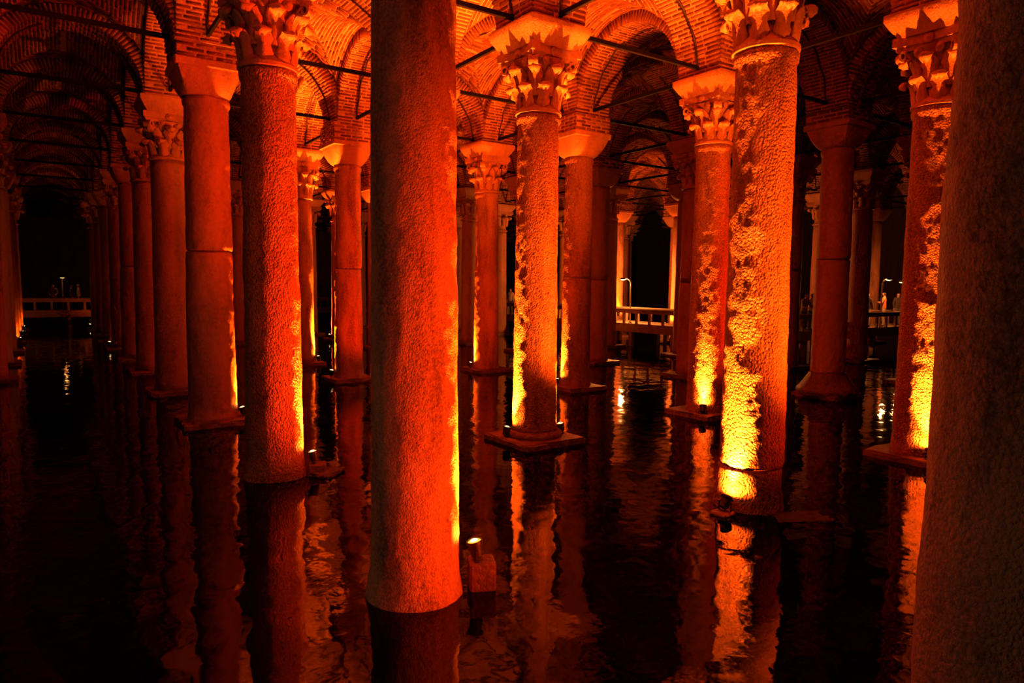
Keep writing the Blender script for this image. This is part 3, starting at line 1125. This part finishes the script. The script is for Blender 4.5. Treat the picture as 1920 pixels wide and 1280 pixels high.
RED = (1.0, 0.034, 0.001)
RA = -34.3          # direction of the picture's right, degrees from +X
W = 130
BM = 12000
FL = [
    # column, angle, distance, stand height, spill, beam, label, lens tilt
    ((1, 0), RA + 10, 0.60, 0.28, W, BM, 'glowing round floodlight on a stone block at the foot of the big front column', 12),
    ((2, 0), RA + 12, 0.58, 0.16, W, BM, 'glowing floodlight right of the foot of the rough carved-capital column', 12),
    ((3, 0), RA + 18, 0.60, 0.115, W * 0.3, BM * 0.6, 'floodlight on the plinth of the thick cracked column', 12),
    ((5, 1), RA + 10, 0.56, 0.115, W, BM * 2.2, 'small floodlight at the right foot of the slim red column', 12),
    ((4, 1), RA + 180, 0.55, 0.115, W * 0.25, BM * 2.2, 'small floodlight at the left foot of the bowl-capital column', 12),
    ((3, 1), RA + 60, 0.56, 0.115, W * 0.4, BM * 1.3, 'added floodlight hidden behind the big front column', 12),  # unseen uplight, added to brighten the vault above
    ((6, 2), RA - 85, 0.58, 0.115, W * 2, BM, 'small floodlight of the yellow-footed sliver column by the big front column', 30),
    ((7, 2), RA + 180, 0.56, 0.115, W, BM, 'tiny floodlight at the foot of the thin red column left of the bowl capital', 12),
    ((4, 2), RA + 195, 0.56, 0.115, W, BM * 0.6, 'small floodlight at the left foot of the slender red carved-capital column', 12),
    ((2, 1), RA + 200, 0.57, 0.115, W, BM * 1.6, 'floodlight at the left foot of the central column', 12),
    ((2, 1), RA + 22, 0.57, 0.115, W, BM * 1.6, 'floodlight at the right foot of the central column', 12),
    ((3, 2), RA + 195, 0.56, 0.115, W, BM * 0.6, 'floodlight of the jointed column behind the central column', 12),
    ((2, 2), RA - 110, 0.58, 0.115, W * 1.5, BM * 0.8, 'dark-backed floodlight before the column left of the brightest flecked one', 35),
    ((1, 1), RA - 138, 0.60, 0.04, W * 3, BM * 1.5, 'dark-backed floodlight before the foot of the brightest flecked column', 35),
    ((1, 2), RA - 103, 0.62, 0.115, W * 2, BM, 'dark-backed floodlight before the yellow-footed column by the right edge', 35),
    ((10, 0), RA + 180, 0.58, 0.115, W * 0.2, 300, 'tiny floodlight right of the dim railing closing the left aisle', 12),
    ((7, 0), RA + 180, 0.58, 0.115, W * 0.1, 100, 'tiny floodlight at the fourth dim column left of the thick cracked one', 12),
    ((8, -1), RA, 0.58, 0.115, W * 0.1, 150, 'tiny floodlight in the far-left row, nearest of three', 12),
    ((9, -1), RA, 0.58, 0.115, W * 0.1, 150, 'tiny floodlight in the far-left row, middle of three', 12),
    ((10, -1), RA, 0.58, 0.115, W * 0.1, 150, 'tiny floodlight in the far-left row, farthest of three', 12),
    ((6, 5), 236, 1.0, 1.25, W * 8, BM * 0.12, 'floodlight of the flame-lit distant column behind the bright railing', 30),
    ((5, 5), 176, 0.92, 0.9, W * 6, BM * 0.12, 'floodlight of the orange-edged distant column behind the bright railing', 12),
]
for f in FL:
    floodlight(*f)
# unseen wash floods added to light other columns, on sides turned from the camera: column, foot angle, aim azimuth, aim elevation, watts
ORANGE = (1.0, 0.15, 0.006)
WASH = [
    ((0, 1), 200, 146, 15, 60, 4100, (1.0, 0.075, 0.004), 'floodlight out of view that washes the big front column'),
    ((0, 1), -10, 87, 33, 50, 8500, (1.0, 0.13, 0.005), 'floodlight out of view that washes the brightest flecked column'),
    ((1, 1), 24, 95, 33, 50, 8000, (1.0, 0.12, 0.005), 'added orange floodlight hidden behind the brightest flecked column'),
    ((0, 0), 0, 104, 18, 60, 650, RED, 'added floodlight out of view at the foot of the brown edge column'),
    ((0, 2), 140, 140, 24, 50, 1600, RED, 'floodlight out of view to the right'),
    ((1, 1), 50, 149, 24, 54, 8500, (1.0, 0.05, 0.002), 'added red floodlight hidden behind the brightest flecked column'),
    ((2, 1), 54, 70, 25, 60, 1800, RED, 'added floodlight hidden behind the central column'),
    ((3, 1), 54, 92, 34, 64, 900, RED, 'added red floodlight hidden behind the big front column'),
    ((1, 3), 190, 135, 26, 46, 5000, RED, 'floodlight out of view beyond the column by the edge'),
]
for w_ in WASH:
    wash(*w_)

# ------------------------------------------------------------------ flat stones lying in the shallow water
for (x, y, hx, hy, rz, top, lab) in (
        (0.72, 4.22, 0.34, 0.26, 0.3, -0.03, 'flat wet stone in the water right of the big front column'),
        (0.72, 9.35, 0.24, 0.20, 0.7, 0.05, 'low stone step in the water beside the rough second column'),
        (5.25, 4.05, 0.40, 0.22, -0.5, 0.006, 'flat wet stone in front of the brightest flecked column')):
    sl = link('stone_slab', slab_mesh('stone_slab', hx, hy, 0.5, int(x * 100), MAT['bed'], 0.03), None, (x, y, top - 0.25), (0, 0, rz))
    tag(sl, lab, 'stone')

# ------------------------------------------------------------------ visitors' walkways in the distance
DECK, RAIL = 1.05, 1.85

def walkway(label, along, near, far, a0, a1):
    """along 'x' or 'y': direction of the walkway; near/far: its two edges on the other axis"""
    t = empty('walkway', (0, 0, 0))
    tag(t, label, 'walkway', 'visitor walkways over the water', 'thing')
    def bx(mb, p0, p1, q0, q1, z0, z1):
        mb.box(p0, p1, q0, q1, z0, z1) if along == 'x' else mb.box(q0, q1, p0, p1, z0, z1)
    mb = MB(); bx(mb, a0, a1, near + 0.04, far - 0.04, DECK - 0.10, DECK)
    mb.build('deck', MAT['concrete'], t)
    for e in (near, far - 0.14):
        mb = MB(); bx(mb, a0, a1, e, e + 0.14, DECK - 0.34, DECK - 0.103)
        mb.build('edge_beam', MAT['concrete'], t)
    n = max(2, int((a1 - a0) / 2.6))
    for k in range(n + 1):
        p = a0 + 0.3 + (a1 - a0 - 0.6) * k / n
        for e in (near + 0.05, far - 0.25):
            mb = MB(); bx(mb, p - 0.10, p + 0.10, e, e + 0.2, -0.55, DECK - 0.345)
            mb.build('support_post', MAT['concrete'], t)
    return t

def railing(label, along, e, a0, a1):
    t = empty('railing', (0, 0, 0))
    tag(t, label, 'railing', 'railings of the walkways', 'thing')
    def bx(mb, p0, p1, q0, q1, z0, z1):
        mb.box(p0, p1, q0, q1, z0, z1) if along == 'x' else mb.box(q0, q1, p0, p1, z0, z1)
    mb = MB(); bx(mb, a0, a1, e - 0.06, e + 0.14, RAIL - 0.05, RAIL); mb.build('handrail', MAT['concrete'], t)
    mb = MB(); bx(mb, a0, a1, e + 0.01, e + 0.07, RAIL - 0.22, RAIL - 0.052); mb.build('rail_board', MAT['concrete'], t)
    mb = MB(); bx(mb, a0, a1, e - 0.01, e + 0.09, DECK + 0.001, DECK + 0.07); mb.build('kerb', MAT['concrete'], t)
    n = max(2, round((a1 - a0) / 0.87))
    for k in range(n + 1):
        p = a0 + 0.06 + (a1 - a0 - 0.12) * k / n
        mb = MB(); bx(mb, p - 0.055, p + 0.055, e - 0.005, e + 0.085, DECK + 0.072, RAIL - 0.222)
        mb.build('post', MAT['concrete'], t)
    return t

walkway('walkway beyond the central columns, seen through the gap with the bright railing', 'y', 21.2, 23.3, 18.05, 49.2)
railing('bright-topped railing with square posts between the central columns', 'y', 21.26, 18.2, 49.0)
railing('far-side railing of the walkway behind the central columns', 'y', 23.14, 18.2, 49.0)
walkway('walkway with visitors behind the right-hand columns', 'x', 16.2, 18.0, 21.2, 44.0)
railing('railing in front of the visitor in the orange shirt', 'x', 16.26, 21.4, 43.8)
railing('railing behind the visitor in the orange shirt', 'x', 17.84, 23.5, 43.8)
walkway('dark walkway crossing the far end of the long left aisle', 'x', 49.4, 51.2, -9.5, 22.0)
railing('dim railing crossing the far end of the long left aisle', 'x', 49.46, -9.3, 21.8)
railing('back railing of the dark walkway closing the left aisle', 'x', 51.04, -9.3, 21.8)

def gooseneck(x, y, dx, dy, label, h=2.35, watts=30.0, glow='lamp_glow'):
    t = empty('walkway_lamp', (x, y, DECK))
    tag(t, label, 'lamp', 'gooseneck lamps on the walkways', 'thing')
    mb = MB(); mb.lathe([(0.10, 0.002), (0.10, 0.03), (0.045, 0.05)], 16); mb.build('base', MAT['housing'], t)
    pts = [(0, 0, 0.03), (0, 0, h * 0.5), (0, 0, h - 0.30)]
    for k in range(1, 9):
        a = k * PI / 2 / 8
        pts.append((dx * 0.30 * (1 - math.cos(a)), dy * 0.30 * (1 - math.cos(a)), h - 0.30 + 0.30 * math.sin(a)))
    pts.append((dx * 0.42, dy * 0.42, h))
    mb = MB(); mb.tube(pts, 0.032, 8); mb.build('pole', MAT['concrete'], t, True)
    c = Vector((dx * 0.58, dy * 0.58, h - 0.01))
    mb = MB(); mb.lathe([(0.03, 0.06), (0.10, 0.05), (0.16, -0.02), (0.16, -0.04), (0.14, -0.035)], 16, org=c); mb.build('shade', MAT['housing'], t, True)
    mb = MB(); mb.lathe([(0.13, -0.035), (0.10, -0.06), (0.04, -0.075), (0.003, -0.08)], 16, org=c); mb.build('bulb', MAT[glow], t, True)
    lo = lamp_point('lamp_light', c + Vector((0, 0, -0.16)), watts, (1.0, 0.27, 0.05), 0.06, t)
    return t

gooseneck(22.3, 25.0, 0, 1, 'slim gooseneck lamp rising over the railing between the central columns', h=2.3, watts=1400)
gooseneck(30.95, 16.62, 1, 0, 'gooseneck lamp left of the visitor in the orange shirt', h=2.4, watts=150)
gooseneck(33.4, 16.62, -1, 0, 'gooseneck lamp right of the visitor in the orange shirt', h=2.3, watts=90)
gooseneck(-1.75, 50.6, 0, -1, 'tiny lit lamp at the dark far end of the left aisle', h=2.12, watts=3, glow='lamp_glow_dim')

# ------------------------------------------------------------------ visitors
def shell_part(name, src, keep, push, mat, par):
    bm = bmesh.new()
    bm.from_mesh(src)
    bm.normal_update()
    dead = [f for f in bm.faces if not keep(f.calc_center_median())]
    bmesh.ops.delete(bm, geom=dead, context='FACES')
    if not bm.faces:
        bm.free(); return None
    bm.normal_update()
    for v in bm.verts:
        v.co += v.normal * push
    me = bpy.data.meshes.new(name)
    bm.to_mesh(me); bm.free()
    me.materials.clear(); me.materials.append(mat)
    for p in me.polygons:
        p.use_smooth = True
    return link(name, me, par)

MAT['skin'] = plain_mat('skin', (0.46, 0.27, 0.18), 0.55, noise=0.06)
MAT['hair_dark'] = plain_mat('dark_hair', (0.03, 0.02, 0.015), 0.5)
MAT['hair_fair'] = plain_mat('fair_hair', (0.55, 0.38, 0.18), 0.5)
MAT['orange_cloth'] = plain_mat('orange_cloth', (0.80, 0.30, 0.12), 0.85, noise=0.1)
MAT['pale_cloth'] = plain_mat('pale_cloth', (0.70, 0.58, 0.45), 0.85, noise=0.1)
MAT['dark_cloth'] = plain_mat('dark_cloth', (0.07, 0.05, 0.05), 0.85, noise=0.1)
MAT['grey_cloth'] = plain_mat('grey_cloth', (0.24, 0.17, 0.14), 0.85, noise=0.1)
MAT['denim'] = plain_mat('denim', (0.14, 0.12, 0.14), 0.85, noise=0.15)

def person(x, y, face_deg, label, top, legs, hair, arms='down', h=1.72, lean=0.0):
    """figure facing local +y; body grown from a joint skeleton"""
    k = h / 1.72
    V, R, E = [], [], []
    def add(p, r, par=None):
        V.append(Vector(p)); R.append(r)
        if par is not None:
            E.append((par, len(V) - 1))
        return len(V) - 1
    pel = add((0, 0, 0.95), (0.155, 0.115))
    sp = add((0, 0.01, 1.12), (0.135, 0.10), pel)
    ch = add((0, 0.0 + lean * 0.06, 1.32), (0.165, 0.115), sp)
    nb = add((0, -0.01 + lean * 0.09, 1.455), (0.062, 0.06), ch)
    hb = add((0, 0.005 + lean * 0.11, 1.525), (0.058, 0.065), nb)
    hc = add((0, 0.02 + lean * 0.12, 1.605), (0.074, 0.092), hb)
    ht = add((0, 0.005 + lean * 0.12, 1.675), (0.062, 0.075), hc)
    add((0, 0.112 + lean * 0.12, 1.592), (0.012, 0.012), hc)       # nose
    for s in (-1, 1):
        add((s * 0.082, 0.005 + lean * 0.12, 1.60), (0.010, 0.022), hc)  # ears
        sh = add((s * 0.175, -0.005 + lean * 0.07, 1.40), (0.062, 0.06), ch)
        if arms == 'down':
            el = (s * 0.225, -0.03, 1.13); wr = (s * 0.235, 0.05, 0.90); dr = Vector((0, 0.15, -1)).normalized()
        elif arms == 'rail':
            el = (s * 0.235, 0.08 + lean * 0.07, 1.14); wr = (s * 0.16, 0.30 + lean * 0.07, 1.06); dr = Vector((-s * 0.25, 1, -0.15)).normalized()
        else:
            el = (s * 0.245, 0.06, 1.15); wr = (s * 0.05, 0.22, 1.17 + 0.03 * s); dr = Vector((-s, 0.08, 0.05)).normalized()
        e = add(el, (0.045, 0.045), sh)
        w = add(wr, (0.030, 0.027), e)
        side = dr.cross(Vector((0, 0, 1)) if abs(dr.z) < 0.8 else Vector((1, 0, 0))).normalized()
        wv = Vector(wr)
        pm = add(wv + dr * 0.055, (0.036, 0.018), w)
        for q, (o, ln) in enumerate(((-0.027, 0.072), (-0.009, 0.082), (0.009, 0.078), (0.027, 0.062))):
            f1 = add(wv + dr * 0.095 + side * o, (0.0095, 0.0095), pm)
            add(wv + dr * (0.095 + ln) + side * o * 1.15 + Vector((0, 0.012, -0.012)), (0.0075, 0.0075), f1)
        th = add(wv + dr * 0.045 + side * (0.045 * s), (0.011, 0.011), pm)
        add(wv + dr * 0.09 + side * (0.062 * s), (0.008, 0.008), th)
        hp = add((s * 0.09, 0, 0.88), (0.092, 0.095), pel)
        kn = add((s * 0.10, 0.02, 0.49), (0.062, 0.062), hp)
        an = add((s * 0.105, -0.015, 0.095), (0.040, 0.042), kn)
        add((s * 0.115, 0.05, 0.04), (0.042, 0.034), an)
        add((s * 0.125, 0.16, 0.03), (0.036, 0.024), len(V) - 1)
    me = bpy.data.meshes.new('body')
    me.from_pydata([tuple(v * k) for v in V], E, [])
    tmp = bpy.data.objects.new('tmp', me)
    C.objects.link(tmp)
    sk = tmp.modifiers.new('skin', 'SKIN')
    sk.use_smooth_shade = True
    bm = bmesh.new(); bm.from_mesh(me)
    lay = bm.verts.layers.skin.verify()
    bm.verts.ensure_lookup_table()
    for v, r in zip(bm.verts, R):
        v[lay].radius = (r[0] * k, r[1] * k)
        v[lay].use_root = (v.index == 0)
    bm.to_mesh(me); bm.free()
    ss = tmp.modifiers.new('sub', 'SUBSURF'); ss.levels = 1; ss.render_levels = 1
    bpy.context.view_layer.update()
    ev = tmp.evaluated_get(bpy.context.evaluated_depsgraph_get())
    body = bpy.data.meshes.new_from_object(ev)
    body.name = 'body'
    bpy.data.objects.remove(tmp)
    body.materials.clear(); body.materials.append(MAT['skin'])
    zmin = min(v.co.z for v in body.vertices)
    root = link('person', body, None, (x, y, DECK - zmin + 0.012), (0, 0, math.radians(face_deg)))
    tag(root, label, 'person', 'visitors on the walkways', 'thing')
    def arm(c):
        return abs(c.x) > 0.185 * k or (arms != 'down' and c.y > 0.13 * k and c.z > 0.98 * k and c.z < 1.4 * k)
    def hand(c):
        if arms == 'down':
            return abs(c.x) > 0.185 * k and c.z < 0.90 * k
        if arms == 'rail':
            return c.y > 0.29 * k and c.z > 0.9 * k and c.z < 1.3 * k
        return abs(c.x) < 0.10 * k and c.y > 0.19 * k and 1.1 * k < c.z < 1.25 * k
    shell_part('shirt', body, lambda c: 0.90 * k < c.z < 1.455 * k and not hand(c), 0.012, MAT[top], root)
    shell_part('trousers', body, lambda c: 0.075 * k < c.z < 0.96 * k and not arm(c), 0.009, MAT[legs], root)
    shell_part('shoes', body, lambda c: c.z < 0.085 * k, 0.010, MAT['dark_cloth'], root)
    lz = lean * 0.12 * k
    shell_part('hair', body, lambda c: c.z > 1.535 * k and ((c.y - lz) < 0.0 or c.z > 1.655 * k or (c.z > 1.63 * k and (c.y - lz) < 0.05 * k)), 0.012, MAT[hair], root)
    mb = MB()
    for s in (-1, 1):
        mb.lathe([(0.002, -0.010), (0.009, -0.004), (0.009, 0.004), (0.002, 0.010)], 8, org=(s * 0.032 * k, 0.098 * k + lz, 1.617 * k))
    mb.build('eyes', MAT['hair_dark'], root, True)
    mb = MB(); mb.cbox((0, 0.098 * k + lz, 1.555 * k), (0.022, 0.006, 0.004), 0.002)
    mb.build('mouth', MAT['orange_cloth'], root)
    return root

person(32.05, 17.05, 20, 'visitor in an orange shirt seen from behind at the railing', 'orange_cloth', 'pale_cloth', 'hair_dark', 'folded', 1.76)
person(31.3, 17.5, -70, 'fair-haired visitor in dark clothes under the gooseneck lamp', 'dark_cloth', 'pale_cloth', 'hair_fair', 'down', 1.70)
person(34.2, 17.45, 150, 'visitor in black standing right of the orange shirt', 'dark_cloth', 'denim', 'hair_dark', 'down', 1.72)
person(24.95, 16.85, 170, 'dim visitor in grey leaning on the railing by the flared-base column', 'grey_cloth', 'dark_cloth', 'hair_dark', 'rail', 1.68, 1.0)
person(25.55, 16.95, 200, 'dim visitor in a pale top beside the leaning visitor in grey', 'pale_cloth', 'denim', 'hair_dark', 'rail', 1.70, 0.6)
person(22.0, 35.6, 110, 'visitor in pale clothes beyond the left edge of the torus-based column', 'pale_cloth', 'denim', 'hair_dark', 'down', 1.70)
person(-2.25, 50.1, 175, 'barely lit visitor leaning on the far railing, left of the tiny lamp', 'grey_cloth', 'dark_cloth', 'hair_dark', 'rail', 1.66, 1.0)
person(-0.9, 50.3, 95, 'barely lit visitor with a pale top at the right end of the far railing', 'pale_cloth', 'dark_cloth', 'hair_fair', 'down', 1.72)
person(-1.3, 50.35, -90, 'barely visible visitor in dark clothes facing the pale-topped visitor', 'dark_cloth', 'dark_cloth', 'hair_dark', 'down', 1.64)

# ------------------------------------------------------------------ bricks of the nearest arches and vaults: the 300 that show largest are single pieces
bpy.context.view_layer.update()
dg = bpy.context.evaluated_depsgraph_get()
FPX = 1295.4
Rm = np.array([RIGHT, UP, BACK]); Cm = np.array(CAM)
cand = []
for si, (par, bx, tt, mw) in enumerate(brick_sets):
    M = np.array(mw)
    w = bx @ M[:3, :3].T + M[:3, 3]
    d = (w - Cm) @ Rm.T
    z = -d[..., 2]
    px = 960 + FPX * d[..., 0] / z
    py = 640 - FPX * d[..., 1] / z
    a = np.zeros(len(bx))
    for k in range(4):
        k2 = (k + 1) % 4
        a += px[:, k] * py[:, k2] - px[:, k2] * py[:, k]
    nrm = np.cross(w[:, 1] - w[:, 0], w[:, 3] - w[:, 0])
    cen = w[:, :4].mean(1)
    ok = (z.min(1) > 1) & (px.max(1) > 4) & (px.min(1) < 1916) & (py.max(1) > 2) & (py.min(1) < 1278)
    for q in np.nonzero(ok)[0]:
        cand.append((abs(a[q]) / 2, si, int(q), cen[q]))
cand.sort(key=lambda c: -c[0])
single = {}
nsingle = 0
for area, si, q, cen in cand:
    if nsingle >= 300:
        break
    p = Vector(cen)
    dv = p - CAM
    L = dv.length
    hit = scene.ray_cast(dg, CAM, dv / L, distance=L - 0.06)
    if hit[0]:
        continue
    single.setdefault(si, set()).add(q)
    nsingle += 1
for si, (par, bx, tt, mw) in enumerate(brick_sets):
    sel = single.get(si, set())
    rest = [q for q in range(len(bx)) if q not in sel]
    o = link('brickwork', boxes_mesh('brickwork', bx[rest], tt[rest], MAT['brick']), par)
    o['kind'] = 'stuff'
    for q in sorted(sel):
        c = bx[q].mean(0)
        link('brick', boxes_mesh('brick', (bx[q] - c)[None], tt[q:q + 1], MAT['brick']), par, tuple(c))
